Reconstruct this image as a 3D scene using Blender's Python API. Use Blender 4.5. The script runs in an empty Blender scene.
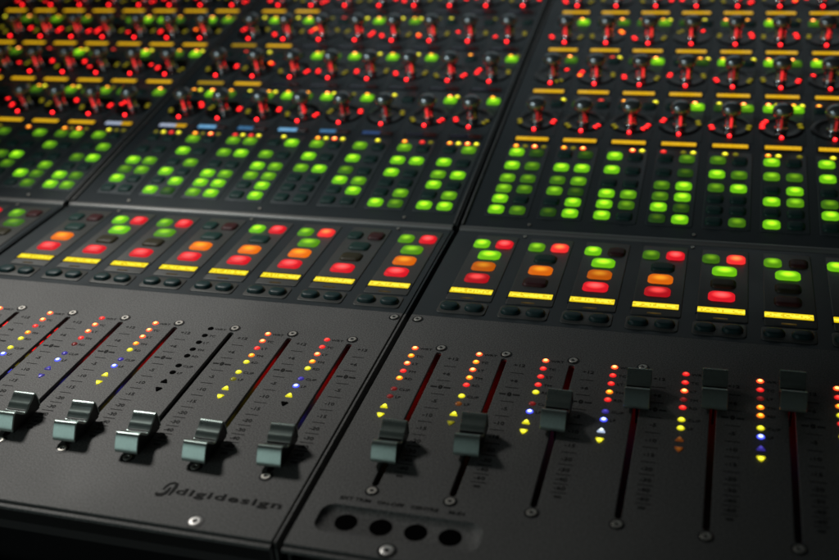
import bpy, bmesh, math, random
from mathutils import Vector, Matrix
random.seed(11)
U = 0.03                      # one channel pitch in metres
C = bpy.context.scene.collection
G = 0.4324                    # extra gap between two bays, in pitches
TILT = 0.1654                 # tilt of the upper surface
SC = 7.5
sc = bpy.context.scene

# ------------------------------------------------------------------ materials
def new_mat(name):
    m = bpy.data.materials.new(name); m.use_nodes = True
    return m, m.node_tree, m.node_tree.nodes['Principled BSDF']

def paint(name, col, rough=.5, metal=0., grain=0., gscale=900., bump=0., smudge=0., spec=.5, coat=0.):
    m, nt, b = new_mat(name)
    b.inputs['Roughness'].default_value = rough
    b.inputs['Metallic'].default_value = metal
    b.inputs['Specular IOR Level'].default_value = spec
    b.inputs['Coat Weight'].default_value = coat
    b.inputs['Base Color'].default_value = (*col, 1)
    tc = nt.nodes.new('ShaderNodeTexCoord')
    if grain or smudge:
        n = nt.nodes.new('ShaderNodeTexNoise'); n.inputs['Scale'].default_value = gscale
        n.inputs['Detail'].default_value = 3; n.inputs['Roughness'].default_value = .75
        nt.links.new(tc.outputs['Object'], n.inputs['Vector'])
        n2 = nt.nodes.new('ShaderNodeTexNoise'); n2.inputs['Scale'].default_value = 14
        n2.inputs['Detail'].default_value = 5; nt.links.new(tc.outputs['Object'], n2.inputs['Vector'])
        r1 = nt.nodes.new('ShaderNodeMapRange'); nt.links.new(n.outputs['Fac'], r1.inputs['Value'])
        r1.inputs['From Min'].default_value = .3; r1.inputs['From Max'].default_value = .7
        r1.inputs['To Min'].default_value = 1 - grain; r1.inputs['To Max'].default_value = 1 + grain
        r2 = nt.nodes.new('ShaderNodeMapRange'); nt.links.new(n2.outputs['Fac'], r2.inputs['Value'])
        r2.inputs['From Min'].default_value = .3; r2.inputs['From Max'].default_value = .7
        r2.inputs['To Min'].default_value = 1 - smudge; r2.inputs['To Max'].default_value = 1 + smudge
        mu = nt.nodes.new('ShaderNodeMath'); mu.operation = 'MULTIPLY'
        nt.links.new(r1.outputs['Result'], mu.inputs[0]); nt.links.new(r2.outputs['Result'], mu.inputs[1])
        vm = nt.nodes.new('ShaderNodeVectorMath'); vm.operation = 'SCALE'; vm.inputs[0].default_value = col
        nt.links.new(mu.outputs[0], vm.inputs['Scale']); nt.links.new(vm.outputs['Vector'], b.inputs['Base Color'])
        if smudge:
            r3 = nt.nodes.new('ShaderNodeMapRange'); nt.links.new(n2.outputs['Fac'], r3.inputs['Value'])
            r3.inputs['From Min'].default_value = .3; r3.inputs['From Max'].default_value = .7
            r3.inputs['To Min'].default_value = max(.03, rough - .08); r3.inputs['To Max'].default_value = rough + .08
            nt.links.new(r3.outputs['Result'], b.inputs['Roughness'])
        if bump:
            bp = nt.nodes.new('ShaderNodeBump'); bp.inputs['Strength'].default_value = bump
            bp.inputs['Distance'].default_value = .0002
            nt.links.new(n.outputs['Fac'], bp.inputs['Height']); nt.links.new(bp.outputs['Normal'], b.inputs['Normal'])
    return m

def lamp(name, centre, edge, base=(.02, .02, .02), rough=.35, power=1., reach=.44):
    """translucent lit button or lens: the light source sits behind its middle"""
    m, nt, b = new_mat(name)
    b.inputs['Base Color'].default_value = (*base, 1)
    b.inputs['Roughness'].default_value = rough
    b.inputs['Specular IOR Level'].default_value = .3
    tc = nt.nodes.new('ShaderNodeTexCoord')
    sub = nt.nodes.new('ShaderNodeVectorMath'); sub.operation = 'SUBTRACT'; sub.inputs[1].default_value = (.5, .5, .5)
    nt.links.new(tc.outputs['Generated'], sub.inputs[0])
    mul = nt.nodes.new('ShaderNodeVectorMath'); mul.operation = 'MULTIPLY'; mul.inputs[1].default_value = (1, 1, 0)
    nt.links.new(sub.outputs['Vector'], mul.inputs[0])
    ln = nt.nodes.new('ShaderNodeVectorMath'); ln.operation = 'LENGTH'; nt.links.new(mul.outputs['Vector'], ln.inputs[0])
    mr = nt.nodes.new('ShaderNodeMapRange'); mr.interpolation_type = 'SMOOTHSTEP'
    mr.inputs['From Min'].default_value = 0; mr.inputs['From Max'].default_value = reach
    nt.links.new(ln.outputs['Value'], mr.inputs['Value'])
    mx = nt.nodes.new('ShaderNodeMix'); mx.data_type = 'RGBA'
    mx.inputs['A'].default_value = (*centre, 1); mx.inputs['B'].default_value = (*edge, 1)
    nt.links.new(mr.outputs['Result'], mx.inputs['Factor'])
    nt.links.new(mx.outputs['Result'], b.inputs['Emission Color'])
    b.inputs['Emission Strength'].default_value = power
    return m

M = {}
M['panel'] = paint('satin_grey_panel_paint', (.205, .205, .201), .56, .15, grain=.7, gscale=1700, bump=.5, smudge=.13, spec=.3)
M['lower'] = paint('dark_blue_grey_plate_paint', (.053, .065, .071), .42, .15, grain=.1, gscale=2000, bump=.1, smudge=.06)
M['inset'] = paint('lighter_strip_paint', (.115, .118, .112), .42, .2, grain=.1, gscale=2000, bump=.1, smudge=.06)
M['inset_top'] = paint('lighter_strip_paint_upper', (.082, .098, .104), .42, .2, grain=.1, gscale=2000, bump=.1, smudge=.06)
M['trim'] = paint('satin_metal_trim', (.28, .28, .27), .42, .35, grain=.05, gscale=1500, smudge=.08)
M['frame'] = paint('black_chassis', (.008, .008, .009), .6)
M['leather'] = paint('black_armrest_vinyl', (.003, .003, .003), .8, grain=.3, gscale=700, bump=.5, spec=.08)
M['black'] = paint('black_plastic', (.012, .012, .013), .4)
M['cavity'] = paint('fader_well_grey', (.10, .095, .095), .35)
M['ink'] = paint('black_ink', (.030, .030, .029), .7, spec=.2)
M['steel'] = paint('screw_steel', (.95, .93, .90), .48, .9, smudge=.05)
M['brass'] = paint('worn_screw_steel', (.74, .71, .65), .45, .8, smudge=.05)
M['cap'] = paint('fader_cap_metal', (.50, .61, .57), .31, .85, grain=.08, gscale=900, smudge=.16)
M['capdark'] = paint('fader_body_black', (.010, .011, .011), .35)
M['knob'] = paint('black_chrome_knob', (.40, .44, .45), .30, .85, smudge=.04)
M['stem'] = paint('polished_knob_stem', (.85, .86, .86), .15, .9)
M['dish'] = paint('gloss_black_dish', (.010, .010, .011), .30, coat=.1)
M['jack'] = paint('black_socket', (.001, .001, .001), .9, spec=.05)
M['floor'] = paint('dark_floor', (.01, .01, .01), .8)

def tint(c, k): return tuple(x * k for x in c)
gc, ge = (.80, 1.6, .03), (.15, .52, .001)
for lv, k in ((2., 1.), (1.5, .52), (1., .26), (.5, .09)):
    hue = (gc, ge)
    M['g%g' % lv] = lamp('green_lit_%g' % lv, (gc[0] * k * (1 if lv == 2 else .9), gc[1] * k, gc[2] * k),
                         (ge[0] * k * (1 if lv == 2 else 1.1), ge[1] * k, ge[2] * k + .004), (.01, .05, .02), .55)
M['g0'] = paint('green_button_unlit', (.012, .060, .050), .5)
for lv, k in ((2., 1.), (1.5, .6), (1., .3)):
    M['r%g' % lv] = lamp('red_lit_%g' % lv, tint((2.2, .16, .15), k), tint((.70, .008, .018), k), (.05, .01, .01), .55)
M['r2h'] = lamp('red_lit_hot', (1.8, .36, .09), (.95, .03, .03), (.05, .01, .01), .55)
M['r0'] = paint('red_button_unlit', (.075, .014, .016), .5)
for lv, k in ((2., 1.), (1.5, .8), (1., .55)):
    M['o%g' % lv] = lamp('orange_lit_%g' % lv, tint((1.4, .50, .02), k), tint((.85, .16, .004), k), (.06, .03, .01), .55)
M['o0'] = paint('orange_button_unlit', (.045, .038, .014), .5)
M['t0'] = paint('small_button_unlit', (.012, .048, .050), .45)

LED = {'O': ((9, 3.2, .7), (1.9, .12, .03)), 'A': ((5, 2.1, .15), (1.2, .24, .01)), 'R': ((2.0, .16, .10), (.9, .012, .014)),
       'r': ((.28, .02, .02), (.10, .005, .005)), 'Y': ((3.2, 3.0, .15), (.72, .66, .01)), 'y': ((.30, .28, .01), (.12, .11, .004)),
       'B': ((2.6, 3.4, 9.), (.10, .13, 1.6)), 'b': ((.10, .08, .62), (.03, .02, .22)), 'o': ((.22, .07, .006), (.10, .025, .003)),
       'W': ((1.6, 1.9, 1.7), (.5, .6, .8))}
for k, (a, e) in LED.items():
    M['led' + k] = lamp('led_lens_' + {'O': 'hot_orange', 'A': 'amber', 'R': 'red', 'r': 'dim_red', 'Y': 'yellow', 'y': 'dim_yellow',
                                     'B': 'blue', 'b': 'dim_blue', 'o': 'dim_orange', 'W': 'white'}[k], a, e, (.05, .05, .05), .2, reach=.42)
M['led.'] = paint('led_lens_off', (.0025, .0025, .0025), .8, spec=.04)
M['ringR'] = lamp('ring_led_red', (8, .16, .14), (1.4, .01, .016), reach=.5)
M['ringC'] = lamp('centre_led_red', (16, .30, .34), (3.0, .02, .03), reach=.55)
M['stemreflR'] = lamp('stem_reflection_red', (1.3, .05, .05), (.62, .008, .012), reach=.7)  # glowing colour put in for the red LED's reflection on the stem
M['stemreflr'] = lamp('stem_reflection_dim_red', (.40, .02, .02), (.18, .006, .006), reach=.7)
M['ringA'] = lamp('ring_led_amber', (7, 1.6, .06), (2., .12, .01), reach=.6)
M['ringr'] = lamp('ring_led_red_dim', (1.2, .03, .04), (.6, .01, .01), reach=.6)
M['ringY'] = lamp('ring_led_olive', (.42, .36, .01), (.16, .13, .004), reach=.6)
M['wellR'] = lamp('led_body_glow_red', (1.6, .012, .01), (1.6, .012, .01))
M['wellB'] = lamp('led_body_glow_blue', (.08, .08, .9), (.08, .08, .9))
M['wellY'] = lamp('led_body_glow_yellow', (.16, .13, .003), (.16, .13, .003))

def display_mat(name, ca, cb, ink=.30, split=None, cells=9., off=(.012, .004, .004)):
    """backlit character display: bright cells on a backlit field"""
    m, nt, b = new_mat(name)
    b.inputs['Base Color'].default_value = (.02, .02, .02, 1); b.inputs['Roughness'].default_value = .2
    tc = nt.nodes.new('ShaderNodeTexCoord')
    mp = nt.nodes.new('ShaderNodeMapping'); mp.inputs['Scale'].default_value = (cells * 3, 3, 1)
    nt.links.new(tc.outputs['Generated'], mp.inputs['Vector'])
    oi = nt.nodes.new('ShaderNodeObjectInfo')
    ad = nt.nodes.new('ShaderNodeVectorMath'); nt.links.new(mp.outputs['Vector'], ad.inputs[0])
    sm = nt.nodes.new('ShaderNodeVectorMath'); sm.operation = 'SCALE'; sm.inputs[0].default_value = (37, 11, 0)
    nt.links.new(oi.outputs['Random'], sm.inputs['Scale']); 
    fl = nt.nodes.new('ShaderNodeVectorMath'); fl.operation = 'FLOOR'; nt.links.new(sm.outputs['Vector'], fl.inputs[0])
    nt.links.new(fl.outputs['Vector'], ad.inputs[1])
    f2 = nt.nodes.new('ShaderNodeVectorMath'); f2.operation = 'FLOOR'; nt.links.new(ad.outputs['Vector'], f2.inputs[0])
    wn = nt.nodes.new('ShaderNodeTexWhiteNoise'); wn.noise_dimensions = '3D'; nt.links.new(f2.outputs['Vector'], wn.inputs['Vector'])
    sx = nt.nodes.new('ShaderNodeSeparateXYZ'); nt.links.new(tc.outputs['Generated'], sx.inputs['Vector'])
    # keep the dots inside the text line
    gy = nt.nodes.new('ShaderNodeMath'); gy.operation = 'COMPARE'; gy.inputs[1].default_value = .5; gy.inputs[2].default_value = .32
    nt.links.new(sx.outputs['Y'], gy.inputs[0])
    th = nt.nodes.new('ShaderNodeMath'); th.operation = 'GREATER_THAN'; th.inputs[1].default_value = .30
    nt.links.new(wn.outputs['Value'], th.inputs[0])
    m1 = nt.nodes.new('ShaderNodeMath'); m1.operation = 'MULTIPLY'; nt.links.new(gy.outputs[0], m1.inputs[0]); nt.links.new(th.outputs[0], m1.inputs[1])
    m2 = nt.nodes.new('ShaderNodeMath'); m2.operation = 'MULTIPLY'; m2.inputs[1].default_value = ink
    nt.links.new(m1.outputs[0], m2.inputs[0])
    mx = nt.nodes.new('ShaderNodeMix'); mx.data_type = 'RGBA'
    mx.inputs['A'].default_value = (*ca, 1); mx.inputs['B'].default_value = (*cb, 1)
    nt.links.new(m2.outputs[0], mx.inputs['Factor'])
    out = mx.outputs['Result']
    if split:
        st = nt.nodes.new('ShaderNodeMath'); st.operation = 'GREATER_THAN'; st.inputs[1].default_value = split
        nt.links.new(sx.outputs['X'], st.inputs[0])
        m3 = nt.nodes.new('ShaderNodeMix'); m3.data_type = 'RGBA'; nt.links.new(st.outputs[0], m3.inputs['Factor'])
        nt.links.new(out, m3.inputs['A']); m3.inputs['B'].default_value = (*off, 1); out = m3.outputs['Result']
    nt.links.new(out, b.inputs['Emission Color']); b.inputs['Emission Strength'].default_value = 1
    return m
M['d_yellow'] = display_mat('yellow_display', (.84, .61, .0), (1.15, 1.0, .05), .95)
M['d_amber'] = display_mat('amber_display', (.72, .38, .004), (.95, .62, .02), .5)
M['d_amberdim'] = display_mat('dim_amber_display', (.36, .22, .004), (.50, .33, .02), .5)
M['d_whiteamber'] = display_mat('white_and_amber_display', (.30, .36, .50), (.55, .60, .70), .6, .62, off=(.62, .34, .004))
M['d_blue'] = display_mat('blue_display', (.10, .33, .60), (.30, .55, .75), .6, .66)
M['d_blueshort'] = display_mat('short_blue_display', (.02, .10, .24), (.08, .25, .42), .6, .55)
M['d_bluedim'] = display_mat('dim_blue_display', (.01, .03, .10), (.03, .08, .22), .6, .6)
M['d_dark'] = display_mat('dark_display', (.002, .002, .006), (.004, .003, .012), .6, .6, off=(.012, .001, .001))
M['disp_refl'] = lamp('amber_display_reflection', (.08, .045, .003), (.03, .018, .002))  # dim emission painting the display's amber reflection on the strip

# ------------------------------------------------------------------ mesh helpers
def mesh_of(bm, name, mat, smooth=True, mats=None):
    bmesh.ops.recalc_face_normals(bm, faces=bm.faces)
    bmesh.ops.scale(bm, vec=(U, U, U), verts=bm.verts)
    me = bpy.data.meshes.new(name); bm.to_mesh(me); bm.free()
    for m in (mats or [mat]): me.materials.append(m)
    for p in me.polygons: p.use_smooth = smooth
    if smooth:
        try: me.set_sharp_from_angle(angle=math.radians(38))
        except Exception: pass
    return me

def put(name, me, parent, x=0, y=0, z=0, rz=0, label=None):
    o = bpy.data.objects.new(name, me); C.objects.link(o)
    o.parent = parent; o.location = (x * U, y * U, z * U); o.rotation_euler = (0, 0, rz)
    if label: o['label'] = label
    return o

def thing(name, label, cat, loc=(0, 0, 0), rx=0, group=None):
    o = bpy.data.objects.new(name, None); C.objects.link(o); o.empty_display_size = .02
    o.location = [v * U for v in loc]; o.rotation_euler = (rx, 0, 0)
    o['label'] = label; o['category'] = cat
    if group: o['group'] = group
    return o

def rrect(w, d, r, n=6):
    pts = []
    for cx, cy, a0 in ((w / 2 - r, d / 2 - r, 0), (-w / 2 + r, d / 2 - r, 90), (-w / 2 + r, -d / 2 + r, 180), (w / 2 - r, -d / 2 + r, 270)):
        for i in range(n + 1):
            a = math.radians(a0 + 90 * i / n); pts.append((cx + r * math.cos(a), cy + r * math.sin(a)))
    return pts

def rings(bm, loops, cap_top=True, cap_bottom=False, mi=0):
    vs = [[bm.verts.new(p) for p in L] for L in loops]
    n = len(vs[0])
    for a, b in zip(vs, vs[1:]):
        for i in range(n):
            f = bm.faces.new((a[i], a[(i + 1) % n], b[(i + 1) % n], b[i])); f.material_index = mi
    if cap_top: bm.faces.new(vs[-1]).material_index = mi
    if cap_bottom: bm.faces.new(vs[0][::-1]).material_index = mi

def dome_button(w, d, h, r):
    bm = bmesh.new(); L = []
    for t in (0, .35, .6, .78, .9, .97, 1.0):
        # super-elliptic shoulder
        k = (1 - max(0, t - .3) ** 2.6 / .7 ** 2.6 * .20)
        z = -.03 + (h + .03) * t
        L.append([(x * k, y * k, z) for x, y in rrect(w, d, r)])
    # crown
    L.append([(x * .45, y * .45, h * 1.10) for x, y in rrect(w, d, r)])
    rings(bm, L); return bm

def slab(w, d, z0, z1, bev=.02, r=.02):
    bm = bmesh.new()
    L = [[(x, y, z0) for x, y in rrect(w, d, r, 3)], [(x, y, z1 - bev) for x, y in rrect(w, d, r, 3)]]
    for a in (.35, .7, 1):
        k = bev * (1 - math.cos(a * math.pi / 2)); L.append([(x, y, z1 - bev + bev * math.sin(a * math.pi / 2)) for x, y in rrect(w - 2 * k, d - 2 * k, max(r - k, .003), 3)])
    rings(bm, L, True, True); return bm

def lathe(prof, n=32, cap_top=True, cap_bottom=False, mi=0, bm=None):
    bm = bm or bmesh.new()
    rings(bm, [[(r * math.cos(2 * math.pi * i / n), r * math.sin(2 * math.pi * i / n), z) for i in range(n)] for r, z in prof], cap_top, cap_bottom, mi)
    return bm

def box(bm, x0, x1, y0, y1, z0, z1, mi=0):
    v = [bm.verts.new((x, y, z)) for x in (x0, x1) for y in (y0, y1) for z in (z0, z1)]
    for f in ((0, 1, 3, 2), (4, 6, 7, 5), (0, 4, 5, 1), (2, 3, 7, 6), (0, 2, 6, 4), (1, 5, 7, 3)):
        bm.faces.new([v[i] for i in f]).material_index = mi

def text_bm(s, size, x, y, z, align='CENTER', sx=1., off=0., shear=0., into=None, depth=.002, space=1.):
    cu = bpy.data.curves.new('t', 'FONT'); cu.body = s; cu.size = size; cu.align_x = align; cu.align_y = 'CENTER'
    cu.offset = off; cu.space_character = space; cu.shear = shear; cu.resolution_u = 3; cu.extrude = depth
    ob = bpy.data.objects.new('t', cu); C.objects.link(ob)
    bpy.context.view_layer.update()
    me = bpy.data.meshes.new_from_object(ob.evaluated_get(bpy.context.evaluated_depsgraph_get()))
    bpy.data.objects.remove(ob)
    me.transform(Matrix.Translation((x, y, z)) @ Matrix.Diagonal((sx, 1, 1, 1)))
    into.from_mesh(me); bpy.data.meshes.remove(me)

def solid_with_holes(bm_slab, cutters, name, mat, mats=None):
    """slab minus the cutter solids, applied now"""
    me = bpy.data.meshes.new(name); bm_slab.to_mesh(me); bm_slab.free()
    o = bpy.data.objects.new('tmp', me); C.objects.link(o)
    cb = bmesh.new()
    for cbm in cutters:
        tm = bpy.data.meshes.new('c'); cbm.to_mesh(tm); cbm.free(); cb.from_mesh(tm); bpy.data.meshes.remove(tm)
    bmesh.ops.recalc_face_normals(cb, faces=cb.faces)
    cm = bpy.data.meshes.new('c'); cb.to_mesh(cm); cb.free()
    co = bpy.data.objects.new('tmpc', cm); C.objects.link(co)
    md = o.modifiers.new('b', 'BOOLEAN'); md.operation = 'DIFFERENCE'; md.object = co; md.solver = 'EXACT'
    bv = o.modifiers.new('v', 'BEVEL'); bv.width = .008; bv.segments = 2; bv.limit_method = 'ANGLE'; bv.angle_limit = math.radians(60)
    bpy.context.view_layer.update()
    r = bpy.data.meshes.new_from_object(o.evaluated_get(bpy.context.evaluated_depsgraph_get()))
    bpy.data.objects.remove(o); bpy.data.objects.remove(co)
    r.transform(Matrix.Scale(U, 4)); r.name = name
    r.materials.clear()
    r.materials.append(mat)
    for p in r.polygons: p.use_smooth = False; p.material_index = 0
    return r

def block(x0, x1, y0, y1, z0, z1):
    bm = bmesh.new(); box(bm, x0, x1, y0, y1, z0, z1); bmesh.ops.recalc_face_normals(bm, faces=bm.faces); return bm
def prism(pts, z0, z1):
    bm = bmesh.new(); rings(bm, [[(x, y, z0) for x, y in pts], [(x, y, z1) for x, y in pts]], True, True)
    bmesh.ops.recalc_face_normals(bm, faces=bm.faces); return bm

cache = {}
def shared(key, fn, mat, **k):
    kk = (key, mat.name)
    if kk not in cache: cache[kk] = mesh_of(fn(), key, mat, **k)
    return cache[kk]

# ------------------------------------------------------------------ small parts
def screw_bm(r):
    r *= 1.1
    # dark countersink ring, bright disc, hexagonal socket
    bm = bmesh.new()
    lathe([(r, .001), (r * .98, .005), (r * .70, .005), (r * .68, .002)], 28, True, False, 1, bm)
    lathe([(r * .70, .0), (r * .69, .012), (r * .64, .016), (r * .31, .016), (r * .27, .008)], 28, False, False, 0, bm)
    lathe([(r * .27, .0085), (r * .02, .0085)], 6, True, False, 1, bm)
    return bm
def screw(parent, x, y, z, r, kind='steel'):
    kk = ('screw', r, kind)
    if kk not in cache: cache[kk] = mesh_of(screw_bm(r), 'screw', None, mats=[M[kind], M['black']])
    return put('screw', cache[kk], parent, x, y, z, rz=random.uniform(0, 1))
def led_lens():
    return lathe([(.050, -.02), (.050, .002), (.043, .010), (.028, .016), (.010, .019)], 20)
def tri_lens(up):
    bm = bmesh.new(); s = 1 if up else -1; base = []
    P = [(-.062, -.045 * s), (.062, -.045 * s), (0, .062 * s)]
    # rounded corners
    for i in range(3):
        p = Vector(P[i]); a = (Vector(P[i - 1]) - p).normalized(); b = (Vector(P[(i + 1) % 3]) - p).normalized()
        base += [tuple(p + a * .018), tuple(p + (a + b) * .006), tuple(p + b * .018)]
    rings(bm, [[(x * k, y * k, z) for x, y in base] for k, z in ((1, -.02), (1, .006), (.86, .016), (.4, .020))], True)
    return bm

# fader: black body on a stem, with a saddle-shaped metal cap over it
def saddle():
    n = 40; pts = []
    key = [(-.325, .085), (-.328, .11), (-.318, .14), (-.284, .20), (-.245, .262), (-.212, .302), (-.18, .313), (-.135, .295), (-.085, .25), (-.03, .205), (.02, .19),
           (.075, .212), (.115, .244), (.155, .260), (.20, .282), (.245, .318), (.285, .327), (.31, .305), (.325, .26), (.335, .20), (.338, .12), (.335, .085)]
    def cr(p0, p1, p2, p3, t):
        return tuple(.5 * (2 * b + (c - a) * t + (2 * a - 5 * b + 4 * c - d) * t * t + (3 * b - a - 3 * c + d) * t ** 3) for a, b, c, d in zip(p0, p1, p2, p3))
    out = []
    for i in range(len(key) - 1):
        for k in range(4):
            out.append(cr(key[max(i - 1, 0)], key[i], key[i + 1], key[min(i + 2, len(key) - 1)], k / 4))
    out.append(key[-1]); return out
def cap_cover_bm():
    pr = saddle(); hw = .168; th = .022; bm = bmesh.new(); L = []
    N = []
    for i, (y, z) in enumerate(pr):
        a = Vector(pr[max(i - 1, 0)]); b = Vector(pr[min(i + 1, len(pr) - 1)]); t = (b - a).normalized(); N.append(Vector((-t.y, t.x)))
    for (y, z), n in zip(pr, N):
        e = .006
        L.append([(-hw, y - n.x * th, z - n.y * th), (-hw, y - n.x * e, z - n.y * e), (-hw + e, y, z), (hw - e, y, z), (hw, y - n.x * e, z - n.y * e), (hw, y - n.x * th, z - n.y * th)])
    rings(bm, L, True, True)
    return bm
def cap_body_bm():
    pr = saddle(); hw = .160; bm = bmesh.new()
    top = [(y * .955, z - .023) for y, z in pr if z > .12]
    loop = [(top[0][0] + .02, .055)] + top + [(top[-1][0] - .02, .055)]
    rings(bm, [[(x, y, z) for y, z in loop] for x in (-hw, hw)], True, True)
    box(bm, -.016, .016, -.13, .13, -.30, .06)
    return bm
def cap_lines_bm():
    # raised grip ridges across the valley of the cap
    bm = bmesh.new()
    for y, z in ((-.02, .204), (.035, .1935), (.09, .2045)):
        box(bm, -.155, .155, y - .007, y + .007, z - .012, z + .010)
    return bm

def knob_bm():
    P = [(.150, .012), (.150, .03), (.135, .05), (.128, .10), (.124, .16), (.126, .24), (.140, .31), (.172, .36), (.205, .40), (.222, .445), (.225, .49), (.213, .54),
         (.188, .585), (.150, .618), (.105, .640), (.055, .652), (.012, .655)]
    bm = bmesh.new(); Q = [(r * .93, z * .83) for r, z in P]; k = 7
    lathe(Q[:k + 1], 40, False, False, 1, bm); lathe(Q[k:], 40, True, False, 0, bm)
    bmesh.ops.remove_doubles(bm, verts=bm.verts, dist=.0005)
    return bm
def stem_reflection_bm():  # glowing strip added on the stem as its LED reflection streak
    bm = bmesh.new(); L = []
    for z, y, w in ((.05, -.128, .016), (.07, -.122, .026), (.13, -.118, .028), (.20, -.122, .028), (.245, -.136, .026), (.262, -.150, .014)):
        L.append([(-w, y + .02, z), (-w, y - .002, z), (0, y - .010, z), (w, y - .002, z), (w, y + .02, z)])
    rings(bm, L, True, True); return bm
def dish_bm():
    return lathe([(.445, .0), (.445, .012), (.43, .022), (.36, .026), (.33, .020), (.25, .012), (.22, .012)], 48)
def ring_seg_bm():
    bm = bmesh.new()
    rings(bm, [[(x, y, z) for x, y in rrect(.060 * k, .108 * k, .026 * k, 3)] for k, z in ((1, .0), (1, .010), (.8, .018))], True); return bm
def bottom_led_bm():
    return lathe([(.038, 0), (.038, .02), (.026, .034), (.008, .04)], 16)

# ------------------------------------------------------------------ transcribed states
GREEN = {  # rows from the top, (left, right)
 -2: [(0, 1.5), (0, 0), (1, 2), (0, 1), (1, 0), (0, 0)], -1: [(1, 1.5), (1.5, 0), (0, 0), (0, 1.5), (2, 1), (0, 1)],
 0: [(1.5, 0), (0, 1.5), (1, 2), (0, 0), (2, 1), (2, 1.5)],
 1: [(0, 0), (0, 0), (2, 1.5), (1, 1.5), (2, 0), (0, 0)], 2: [(1.5, 0), (2, 0), (0, 1.5), (2, 0), (0, 2), (2, .5)],
 3: [(1.5, 1.5), (1.5, 2), (0, 0), (2, 1.5), (2, 2), (1.5, 2)], 4: [(0, 2), (1.5, 0), (2, 1.5), (1.5, 1.5), (0, 2), (0, 2)],
 5: [(1.5, 0), (2, 0), (1.5, 2), (0, 0), (0, 0), (0, 0)], 6: [(1.5, 0), (2, 0), (1, 0), (2, 1.5), (0, 2), (0, 0)],
 7: [(1.5, 0), (2, 2), (2, 0), (0, 0), (0, 1.5), (2, 1)], 8: [(0, 1.5), (2, 0), (1.5, 2), (2, 0), (0, 1.5), (2, 2)],
 9: [(2, .5), (2, 1), (1.5, 1), (1.5, 1), (2, 0), (2, 1)], 10: [(0, .5), (2, 2), (1, 1.5), (1.5, .5), (0, 2), (.5, 2)],
 11: [(2, 0), (2, 0), (0, 0), (2, 1.5), (2, 1), (2, 0)], 12: [(0, 1), (0, .5), (1, 2), (1, 2), (2, .5), (.5, 2)],
 13: [(1, 0), (2, 1), (1, 2), (0, 0), (0, 0), (0, 1)], 14: [(2, 0), (1.5, 1), (0, 2), (2, 1.5), (0, 0), (2, 0)],
 15: [(2, 0), (2, 1), (0, 1), (1, 0), (2, 0), (0, 1)]}
SWITCH = {0: (1.5, 0, 1, 0, 0), 1: (0, 0, 0, 2, 2), 2: (2, 2, 2, 0, 2), 3: (1.5, 2, 1.5, 0, 2), 4: (0, 0, 0, 2, 2), 5: (2, 2, 0, 2, 2),
          6: (1.5, '2h', 1.5, 2, 2), 7: (0, 0, 0, 0, 2), 8: (1.5, 2, 1.5, 1.5, 2), 9: (2, 2, 2, 1, 1.5), 10: (1.5, '2h', 0, 1.5, 0),
          11: (2, 0, 2, 1, 2), 12: (1, 2, 0, 1.5, 1.5), 13: (1, '2h', 2, 0, 2), 14: (1.5, 0, 2, 0, 0), 15: (2, 0, 0, 1, 1), 16: (0, 0, 1.5, 0, 2)}
LEDS = {1: 'OORAYYbYY', 2: 'OORAYYBYY', 3: 'OORAYYBbY', 4: 'ROORrbBbb', 5: 'OOOAYbBYY', 6: '.........', 7: 'OORAYYyYY', 8: 'RROAYbBY.',
        9: 'OAORArrYY', 10: 'OAOARYoYy', 11: 'ORRRYrBYY', 12: 'ORRARbBWY', 13: 'RROrRYYoo', 14: 'ORrAAYBbY', 15: 'ORAYRYbYY', 16: 'RROAYbBYY'}
LEDS[11] = 'ORRRYrBYY'
LED_S = (3.305, 3.09, 2.88, 2.67, 2.48, 2.20, 2.01, 1.765, 1.55)
FADER = {1: .6, 2: .5, 3: .45, 4: .42, 5: .38, 6: .31, 7: .31, 8: .42, 9: .78, 10: 1.12, 11: 1.85, 12: 2.55, 13: 2.72, 14: 2.85, 15: 2.6, 16: 2.7}
# flanking buttons of the encoders: (c, k): (left, right)
FL = {(9, 1): (0, 0), (10, 1): (.5, 0), (11, 1): (0, 0), (12, 1): (0, 2), (13, 1): (.5, 1.5), (14, 1): (2, 2), (15, 1): (0, 0),
      (9, 2): (0, 1), (10, 2): (0, 0), (11, 2): (.5, 2), (12, 2): (0, .5), (13, 2): (2, 0), (14, 2): (2, 1), (15, 2): (2, 0),
      (9, 3): (0, 2), (10, 3): (0, 1), (11, 3): (1, 1.5), (12, 3): (.5, 0), (13, 3): (1, 0), (14, 3): (2, 0), (15, 3): (1, 0),
      (8, 1): (0, 2), (7, 1): (0, 2), (6, 1): (0, 0), (5, 1): (0, 2), (4, 1): (1, 2), (3, 1): (1.5, 2), (2, 1): (1, 0), (1, 1): (0, 2),
      (8, 2): (0, 2), (7, 2): (0, 0), (6, 2): (0, 2), (5, 2): (0, 2), (4, 2): (1, 2), (3, 2): (0, 2), (2, 2): (0, 0), (1, 2): (0, 0),
      (8, 3): (0, 0), (7, 3): (0, 0), (6, 3): (0, 0), (5, 3): (0, 1.5), (4, 3): (1, 2), (3, 3): (0, 0), (2, 3): (0, 2), (1, 3): (0, 2),
      (0, 1): (0, 1.5), (-1, 1): (1.5, 1), (-2, 1): (1.5, 1), (-3, 1): (1, 0), (-4, 1): (0, 1.5),
      (0, 2): (1, 2), (-1, 2): (2, 0), (-2, 2): (0, 0), (-3, 2): (2, 1), (-4, 2): (0, 0),
      (0, 3): (2, 1.5), (-1, 3): (1, 0), (-2, 3): (2, 2), (-3, 3): (0, 1.5), (-4, 3): (1, 0), (-5, 3): (1.5, 0)}
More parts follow.
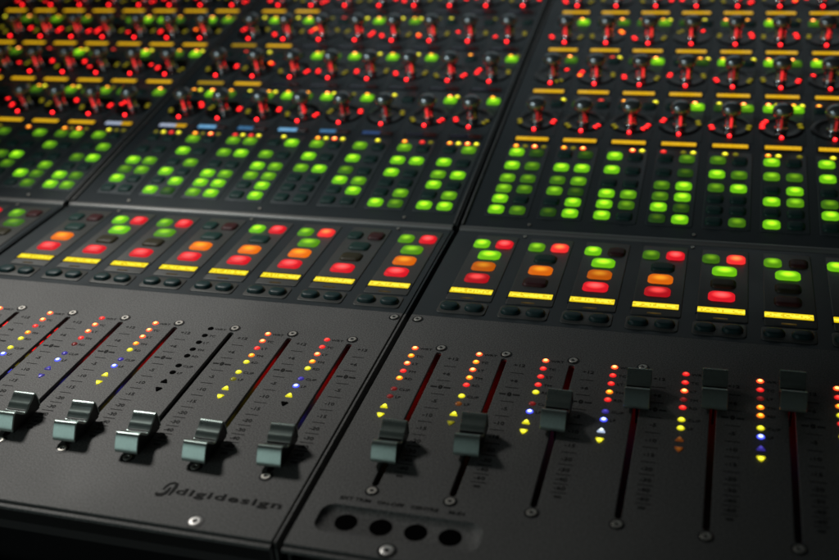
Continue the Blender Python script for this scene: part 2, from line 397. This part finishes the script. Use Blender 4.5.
# encoder ring: angle of the red cluster, number lit, angle of the olive pair
RING = {(9, 1): (-12, 2, 195), (10, 1): (-35, 2, 215), (11, 1): (-30, 3, 210), (12, 1): (160, 2, 10), (13, 1): (195, 2, -10), (14, 1): (165, 4, 10), (15, 1): (75, 1, 20),
        (9, 2): (40, 1, 300), (10, 2): (170, 3, 5), (11, 2): (190, 2, -15), (12, 2): (170, 2, 10), (13, 2): (200, 2, -20), (14, 2): (-15, 2, 190), (15, 2): (150, 1, 60),
        (9, 3): (200, 2, -20), (10, 3): (30, 2, 190), (11, 3): (205, 2, -20), (12, 3): (50, 1, 140), (13, 3): (10, 3, 175), (14, 3): (10, 3, 180), (15, 3): (0, 2, 175),
        (8, 1): (200, 2, -30), (7, 1): (-30, 2, 210), (6, 1): (190, 0, 15), (5, 1): (15, 2, 170), (4, 1): (-20, 2, 200), (3, 1): (10, 2, 190), (2, 1): (5, 2, 170), (1, 1): (30, 3, 200),
        (8, 2): (170, 3, 10), (7, 2): (-25, 2, 210), (6, 2): (200, 2, -10), (5, 2): (190, 2, 0), (4, 2): (195, 2, -20), (3, 2): (-20, 2, 200), (2, 2): (50, 2, 180)}

# ------------------------------------------------------------------ lower (fader) modules
BAYS = (-1, 0, 1)
WHERE = {-1: 'left', 0: 'middle', 1: 'right'}
X0, X1 = .265, 8.545            # side edges of one bay, in columns
recess = rrect(2.02, .50, .17, 8)
RX, RY = 1.50, -.565
def jack_cut(z0, z1): return prism([(x * .995 + RX, y * .99 + RY) for x, y in recess], z0, z1)

def fader_module(b):
    lab = {-1: 'lower module cut off by the left edge, only a few switch buttons in view',
           0: 'grey fader module with black lettering at its front edge and its faders low',
           1: 'grey fader module with a recess of four round black sockets at its front'}[b]
    t = thing('fader_module', lab, 'fader module', (b * (8 + G), 0, 0), 0, 'fader modules side by side along the front of the console')
    cuts = [prism([(x + c, y + 1.68) for x, y in rrect(.085, 3.16, .04, 4)], -.2, .2) for c in range(1, 9)]
    if b == 1: cuts.append(jack_cut(-.3, .3))
    put('fader_panel', solid_with_holes(block(X0, X1, -1.10, 4.30, -.055, 0), cuts, 'fader_panel', M['panel']), t)
    put('side_flange', mesh_of(block(X1 + .026, X1 + .056, -1.10, 4.30, -.3, -.008), 'side_flange', M['panel'], smooth=False), t)
    put('side_flange', mesh_of(block(X1 + .026, X1 + .056, 4.315, 7.44, -.3, -.012), 'side_flange', M['lower'], smooth=False), t)
    # front lip just below the panel edge
    bm = bmesh.new(); rings(bm, [[(x, y, z) for y, z in ((-1.185, -.075), (-1.185, -.05), (-1.175, -.035), (-1.125, -.035), (-1.115, -.05), (-1.115, -.075))] for x in (X0, X1)], True, True)
    put('front_lip', mesh_of(bm, 'front_lip', M['panel'], smooth=False), t)
    # closed body under the panel with one open well per fader
    bm = bmesh.new()
    box(bm, X0 + .02, X0 + .06, -1.08, 4.28, -.5, -.056); box(bm, X1 - .06, X1 - .02, -1.08, 4.28, -.5, -.056)
    box(bm, X0 + .06, X1 - .06, -1.08, 4.28, -.5, -.36)
    for c in range(1, 9): box(bm, c + .10, c + .14, .0, 3.45, -.36, -.056)
    put('module_body', mesh_of(bm, 'module_body', M['cavity'], smooth=False), t)
    # print on the panel
    pr = bmesh.new()
    for c in range(1, 9):
        for s, tx in ((3.11, '+12'), (2.70, '+6'), (2.01, '-5'), (1.67, '-10'), (1.365, '-15'), (1.08, '-20'), (.86, '-30'), (.67, '-40'), (.50, '-60'), (.34, '\u221e')):
            text_bm(tx, .095, c + .25, s, .002, sx=1.15, off=.001, into=pr)
        text_bm('0', .11, c + .25, 2.36, .002, off=.008, into=pr)
        box(pr, c + .105, c + .20, 2.345, 2.375, .0005, .004); box(pr, c + .30, c + .40, 2.345, 2.375, .0005, .004)
        for s in (2.905, 2.53, 2.185, 1.84, 1.52, 1.22, .97, .765, .585, .42):
            box(pr, c + .16, c + .35, s - .004, s + .004, .0005, .004)
        for s, tx in zip(LED_S, ('WRT', 'TC', 'LT', 'TM', 'RD', 'CLIP', 'LF')):
            text_bm(tx, .075, c - .32, s - .005, .002, 'LEFT', sx=1.15, off=.0, into=pr)
    if b == 1:
        for x, tx in ((.85, 'EXT TRIM'), (1.30, 'ON-OFF'), (1.73, 'CENTRE'), (2.13, 'M-IN')):
            text_bm(tx, .085, x, -.195, .002, sx=1.1, off=.002, into=pr)
    put('panel_print', mesh_of(pr, 'panel_print', M['ink'], smooth=False), t)
    if b == 0:
        lg = bmesh.new()
        text_bm('digidesign', .170, 7.71, -.500, .003, sx=1.86, off=.004, space=1.16, into=lg)
        put('maker_lettering', mesh_of(lg, 'maker_lettering', M['ink'], smooth=False), t)
        em = bmesh.new()
        def ribbon(path, w):
            P = [Vector((ex + (q[0] - ex) * .74, ey + (q[1] - ey) * .78)) for q in path]; Lf, Rt = [], []
            for i, q in enumerate(P):
                d = (P[min(i + 1, len(P) - 1)] - P[max(i - 1, 0)]).normalized(); n = Vector((-d.y, d.x)); ww = w[i] if isinstance(w, (list, tuple)) else w
                Lf.append(q + n * ww / 2); Rt.append(q - n * ww / 2)
            for i in range(len(P) - 1):
                quad = [Lf[i], Lf[i + 1], Rt[i + 1], Rt[i]]
                lo = [em.verts.new((v.x, v.y, .0005)) for v in quad]; hi = [em.verts.new((v.x, v.y, .005)) for v in quad]
                em.faces.new(hi); em.faces.new(lo[::-1])
                for k in range(4): em.faces.new((lo[k], lo[(k + 1) % 4], hi[(k + 1) % 4], hi[k]))
        ex, ey = 6.83, -.585
        ribbon([(ex - .13, ey - .0), (ex - .07, ey - .03), (ex, ey - .02), (ex + .045, ey + .03), (ex + .06, ey + .10), (ex + .065, ey + .17)], [.03, .06, .065, .05, .04, .03])
        ribbon([(ex - .035, ey + .10), (ex - .03, ey + .19), (ex + .01, ey + .26), (ex + .08, ey + .295), (ex + .135, ey + .27), (ex + .15, ey + .20), (ex + .145, ey + .10), (ex + .135, ey - .01)], [.025, .03, .035, .04, .045, .05, .045, .03])
        put('maker_emblem', mesh_of(em, 'maker_emblem', M['ink'], smooth=False), t)
    # screws
    for c in range(1, 9):
        screw(t, c, 3.375, 0, .083, 'brass'); screw(t, c, -.005, 0, .083, 'brass')
    for x, y, r in (((X0 + .14), 4.15, .083), (X1 - .10, 4.15, .083)): screw(t, x, y, 0, r, 'brass')
    for x in ((1.5,) if b == 1 else (1.5, 7.49)): screw(t, x, -.975, 0, .108)
    # switch plate
    put('switch_plate', mesh_of(block(X0, X1, 4.315, 7.44, -.5, -.012), 'switch_plate', M['lower'], smooth=False), t)
    # leds and faders
    for c in range(1, 9):
        gc_ = b * 8 + c
        code = LEDS.get(gc_) or LEDS[random.choice((5, 7, 8, 9))]
        for i, (s, k) in enumerate(zip(LED_S, code)):
            if i < 7: put('led', shared('led', led_lens, M['led' + k]), t, c - .396, s, 0)
            else: put('arrow_led', shared('arrow_led_up' if i == 7 else 'arrow_led_down', lambda i=i: tri_lens(i == 7), M['led' + k]), t, c - .396, s, 0)
        # the lamps behind the lenses light the fader well from below
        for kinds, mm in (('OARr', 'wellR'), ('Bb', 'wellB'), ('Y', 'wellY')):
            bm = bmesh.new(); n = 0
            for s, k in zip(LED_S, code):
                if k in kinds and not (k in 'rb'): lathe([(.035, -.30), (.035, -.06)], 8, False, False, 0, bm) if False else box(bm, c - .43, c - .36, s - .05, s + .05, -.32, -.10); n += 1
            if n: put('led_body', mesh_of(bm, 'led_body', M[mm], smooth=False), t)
            else: bm.free()
        f = bpy.data.objects.new('fader', shared('fader', cap_body_bm, M['capdark'], smooth=False)); C.objects.link(f)
        f.rotation_euler = (0, 0, math.radians(random.uniform(-1.6, 1.6))); f.parent = t; f.location = (c * U, FADER.get(gc_, .7) * U, 0)
        put('fader_cap', shared('fader_cap', cap_cover_bm, M['cap']), f)
        put('grip_ridge', shared('grip_ridge', cap_lines_bm, M['capdark'], smooth=False), f)
    # switch strips
    for c in range(1, 9):
        gc_ = b * 8 + c; st = SWITCH.get(gc_) or tuple(random.choice((0, 1.5, 2)) for _ in range(5))
        pl = put('switch_strip', shared('switch_strip', lambda: slab(.77, 2.42, -.02, .004, .012, .03), M['inset']), t, c + .055, 6.09, 0)
        lo = put('small_button_strip', shared('small_button_strip', lambda: slab(.80, .38, -.02, .004, .012, .06), M['inset']), t, c + .02, 4.625, 0)
        if True:
            g1, r1, g2, o_, r_ = st
            for nm, m, x, y, w in (('green_button', 'g', -.175, 6.93, .29), ('red_button', 'r', .235, 6.95, .31), ('green_button', 'g', .055, 6.50, .40),
                                   ('orange_button', 'o', .045, 6.065, .41), ('red_button', 'r', .03, 5.63, .42)):
                lv = {(-.175): g1, .235: r1, .055: g2, .045: o_, .03: r_}[x]
                mat = M[m + (lv if isinstance(lv, str) else '%g' % (max(lv, 1) if m != 'g' and lv else lv))]
                put(nm, shared('%s_%g' % (nm, w), lambda w=w: dome_button(w, .30, .045, .085), mat), pl, x - .055, y - 6.09, 0)
            bz = mesh_of(block(-.385, .385, -.115, .115, -.01, .006), 'display_bezel', M['black'], smooth=False) if 'bz' not in cache else cache['bz']
            cache['bz'] = bz
            put('display', shared('display_lower', lambda: slab(.715, .165, -.0, .010, .003, .01), M['d_yellow'], smooth=False), t, c + .035, 5.185, .002)
            put('display_bezel', bz, t, c + .035, 5.185, .0)
            put('indicator_window', shared('indicator_window', lambda: slab(.22, .05, 0, .006, .002, .01), M['disp_refl']), t, c + .03, 4.945, 0)  # added glowing bar in place of the display's reflection
            for x in (-.19, .215): put('small_button', shared('small_button', lambda: dome_button(.32, .235, .06, .112), M['t0']), lo, x - .02, 0, 0)
    for c in (1.53, 4.5, 7.53): screw(t, c, 7.37, -.012, .045, 'brass')
    if b == 1:
        rc = bmesh.new(); L = []
        L.append([(x + RX, y + RY, -.004) for x, y in recess]); L.append([(x * .985 + RX, y * .95 + RY, -.025) for x, y in recess])
        L.append([(x * .92 + RX, y * .68 + RY, -.075) for x, y in recess])
        rings(rc, L, True)
        put('jack_recess', mesh_of(rc, 'jack_recess', M['panel']), t)
        for x in (.835, 1.275, 1.71, 2.13):
            put('jack_socket', shared('jack_socket', lambda: lathe([(.140, -.078), (.140, -.070), (.134, -.068), (.128, -.070), (.124, -.0735), (.01, -.074)], 32), M['jack']), t, x, -.535, 0)
    return t

# ------------------------------------------------------------------ upper (encoder) modules
D_S = (10.909, 13.041, 15.173, 17.36)
ROWS = (10.34, 9.82, 9.34, 8.955, 8.59, 8.215)
def encoder_module(b):
    lab = {-1: 'upper knob module at the far left, all its small displays amber and whitish',
           0: 'upper knob module in the middle, with blue and blacked-out small displays on its right half',
           1: 'upper knob module at the right, every small display amber, beyond the thin dark seam'}[b]
    t = thing('encoder_module', lab, 'knob module', (b * (8 + G), SC, 0), TILT, 'tilted knob and button modules behind the fader modules')
    Y = lambda s: s - SC
    z0 = -.012
    put('side_flange', mesh_of(block(X1 + .048, X1 + .072, .14, 12.6, -.3, -.002), 'side_flange', M['inset'], smooth=False), t)
    put('module_plate', mesh_of(block(X0, X1 + .03, .13, 12.6, -.6, z0), 'module_plate', M['lower'], smooth=False), t)
    bm = bmesh.new()
    pf = [(-.015, -.35), (-.02, -.06), (-.012, -.03), (.004, -.004), (.03, .010), (.10, .012), (.122, .004), (.125, -.35)]
    rings(bm, [[(x, y, z) for y, z in pf] for x in (X0, X1)], True, True)
    put('trim_strip', mesh_of(bm, 'trim_strip', M['trim']), t)
    for sx in (X0, X1 - .005):
        put('side_rail', mesh_of(block(sx, sx + .035, .14, 12.6, -.011, .030), 'side_rail', M['panel'], smooth=False), t)
    for c in (1.53, 4.5, 7.53): screw(t, c, Y(7.79), z0, .045, 'brass')
    n_led = 0
    for c in range(1, 9):
        gcn = b * 8 + c
        pl = put('button_strip', shared('button_strip', lambda: slab(.84, 2.66, -.03, .0, .012, .03), M['inset_top']), t, c + .04, Y(9.34), 0)
        st = GREEN.get(gcn) or [(random.choice((0, 1, 1.5, 2)), random.choice((0, 0, 1, 2))) for _ in range(6)]
        for s, pr_ in zip(ROWS, st):
            for x, lv in zip((-.185, .225), pr_):
                put('green_button' if lv else 'unlit_button', shared('upper_button', lambda: dome_button(.30, .26, .042, .075), M['g%g' % lv]), pl, x - .04, Y(s) - Y(9.34), 0)
        for k in range(1, 5):
            d = D_S[k - 1]
            if k == 1:
                dm = {0: 'd_whiteamber', -1: 'd_amber', 1: 'd_whiteamber', 2: 'd_blue', 3: 'd_blueshort', 4: 'd_blue', 5: 'd_blueshort', 6: 'd_bluedim', 7: 'd_dark', 8: 'd_dark'}.get(gcn, 'd_amber')
            else:
                dm = 'd_dark' if 3 <= gcn <= 8 else 'd_amber'
                if gcn == 1 and k < 4: dm = 'd_amberdim'
            put('display', shared('display_upper', lambda: slab(.68, .125, -.03, .014, .004, .01), M[dm], smooth=False), t, c + .03, Y(d), 0)
            put('display_bezel', shared('display_bezel_upper', lambda: slab(.76, .19, -.03, .002, .01, .02), M['black']), t, c + .03, Y(d), 0)
            e = put('encoder', shared('encoder_dish', dish_bm, M['dish']), t, c, Y(d + .80), -.006)
            put('knob', shared('knob', knob_bm, M['knob'], mats=[M['knob'], M['stem']]), e, rz=random.uniform(0, 6))
            if random.random() < .85: put('stem_reflection', shared('stem_reflection', stem_reflection_bm, M['stemreflR' if random.random() < .62 else 'stemreflr']), e, rz=random.uniform(-.2, .5))
            red, nr, ol = RING.get((gcn, k)) or random.choice(((random.uniform(-35, 40), random.choice((1, 2, 2, 3)), random.uniform(160, 210)), (random.uniform(150, 210), random.choice((1, 2, 2, 3)), random.uniform(-30, 30))))
            put('centre_led', shared('centre_led', bottom_led_bm, M['ringC']), e, 0, -.425, .012)
            for i in range(nr):
                a = math.radians(red + (i - (nr - 1) / 2) * 15)
                put('ring_led', shared('ring_led', ring_seg_bm, M['ringR' if random.random() < .92 else 'ringA']), e, .375 * math.cos(a), .375 * math.sin(a), .022, rz=a + math.pi / 2)
            for i in range(2):
                a = math.radians(ol + (i - .5) * 17)
                put('olive_led', shared('olive_led', ring_seg_bm, M['ringY']), e, .375 * math.cos(a), .375 * math.sin(a), .022, rz=a + math.pi / 2)
            if k < 4:
                fl = FL.get((gcn, k)) or (random.choice((0, 0, 1, 2)), random.choice((0, 1, 2)))
                bs = put('encoder_button_strip', shared('encoder_button_strip', lambda: slab(.86, 1.86, -.03, -.004, .01, .05), M['inset_top']), t, c + .04, Y(d + 1.05), 0)
                for x, lv in zip((-.21, .31), fl):
                    put('green_button' if lv else 'unlit_button', shared('encoder_button', lambda: dome_button(.29, .25, .045, .055), M['g%g' % lv]), bs, x - .04, .52, 0)
                leds = []
                for x, lv in zip((-.25, .25), fl):
                    if lv >= 1: leds.append((x, 'A' if random.random() < .6 else 'O'))
                    elif random.random() < .45: leds.append((x, random.choice('YRA')))
                    if random.random() < .55: leds.append((x + .17, random.choice('YYy')))
                for x, kk in leds:
                    put('row_led', shared('row_led', lambda: lathe([(.060, -.01), (.060, .004), (.046, .014), (.02, .02)], 16), M['led' + kk]), bs, x - .04, .71, -.002)
        ld = {9: 'AyOy', 10: 'AyO.', 11: '..OY', 12: 'R.yY', 13: '.Yy.', 14: 'AY.y', 15: '.YO.', 1: 'yYRY', 2: 'AyOy', 3: 'RYRY', 4: '.Y..', 5: 'AYOY', 6: '..Y.', 7: 'A.Ry', 8: 'AYOY',
              0: '.Yyy', -1: 'AyOy', -2: 'A...', -3: 'yy..'}.get(gcn, 'AyYO')
        for x, kk in zip((-.25, -.06, .14, .33), ld):
            if kk != '.': put('row_led', shared('row_led', lambda: lathe([(.060, -.01), (.060, .004), (.046, .014), (.02, .02)], 16), M['led' + kk]), pl, x - .04, Y(10.60) - Y(9.34), 0)
    return t

for b in BAYS: fader_module(b)
for b in BAYS: encoder_module(b)

# ------------------------------------------------------------------ chassis, armrest, floor
XL, XR = -(8 + G) + X0 - .1, 8 + G + X1 + .1
o = put('chassis', mesh_of(block(XL, XR, -1.0, 7.6, -1.4, -.56), 'chassis', M['frame'], smooth=False), None)
o['label'] = 'black chassis showing only in the dark seams under the modules'; o['category'] = 'chassis'
bm = bmesh.new()
pf = []
for i in range(25):
    a = math.pi / 2 * 0 + math.pi * i / 24
    pf.append((-2.55 + 1.30 * math.cos(a), -1.15 + .38 * math.sin(a)))
pf += [(-3.85, -1.9), (-1.25, -1.9)]
rings(bm, [[(x, y, z) for y, z in pf] for x in (XL, XR)], True, True)
o = put('armrest', mesh_of(bm, 'armrest', M['leather']), None)
o['label'] = 'black padded armrest in shadow below the front edge of the console'; o['category'] = 'armrest'
o = put('floor', mesh_of(block(-60, 80, -60, 90, -24.2, -24), 'floor', M['floor'], smooth=False), None); o['kind'] = 'structure'

# ------------------------------------------------------------------ light
def area(name, loc, target, power, col, sx, sy=None, spread=None):
    l = bpy.data.lights.new(name, 'AREA'); l.energy = power; l.color = col; l.size = sx * U
    l.shape = 'RECTANGLE'; l.size_y = (sy or sx) * U
    if spread: l.spread = math.radians(spread)
    o = bpy.data.objects.new(name, l); C.objects.link(o); o.location = Vector(loc) * U
    o.rotation_euler = (Vector(target) - Vector(loc)).to_track_quat('-Z', 'Y').to_euler(); return o
def spot(name, loc, target, power, col, size, radius, blend=1.):
    l = bpy.data.lights.new(name, 'SPOT'); l.energy = power; l.color = col; l.spot_size = math.radians(size); l.spot_blend = blend
    l.shadow_soft_size = radius * U
    o = bpy.data.objects.new(name, l); C.objects.link(o); o.location = Vector(loc) * U
    o.rotation_euler = (Vector(target) - Vector(loc)).to_track_quat('-Z', 'Y').to_euler(); return o
spot('room_lamp', (-4, 9, 13), (2.9, 3.3, 0), 4.9, (1, .975, .93), 55, 1.6)
area('cool_window', (-5.2, -17, 7.0), (5, 1, 0), .35, (.80, .98, .95), 18, 8)
area('added_knob_fill', (-7, -3, 20), (8, 16, 2), .16, (.82, .96, 1.), 4, spread=56)  # unseen light added for knob highlights and upper panel fill
area('added_upper_fill', (7, 28, 10), (8, 13, 1), .12, (.85, .97, 1.), 22, 6)  # area light added behind the console to lift the dark upper plates

w = bpy.data.worlds.new('World'); sc.world = w; w.use_nodes = True
w.node_tree.nodes['Background'].inputs[0].default_value = (.85, .88, .82, 1)
w.node_tree.nodes['Background'].inputs[1].default_value = .005

# ------------------------------------------------------------------ camera
cam = bpy.data.cameras.new('camera'); co = bpy.data.objects.new('camera', cam); C.objects.link(co)
co.location = (13.2464 * U, -9.3335 * U, 8.2524 * U); co.rotation_euler = (1.08078, .06432, .27662)
cam.sensor_width = 36; cam.lens = 1028.04 / 839 * 36; cam.clip_start = .01; cam.clip_end = 50
cam.dof.use_dof = True
fp = Vector((8.4, 3.1, 0)) * U
co.rotation_mode = 'XYZ'; bpy.context.view_layer.update()
cam.dof.focus_distance = -(co.matrix_world.inverted() @ fp).z
cam.dof.aperture_fstop = 7.8
sc.camera = co
sc.view_settings.view_transform = 'Standard'; sc.view_settings.look = 'None'; sc.view_settings.exposure = 0; sc.view_settings.gamma = 1
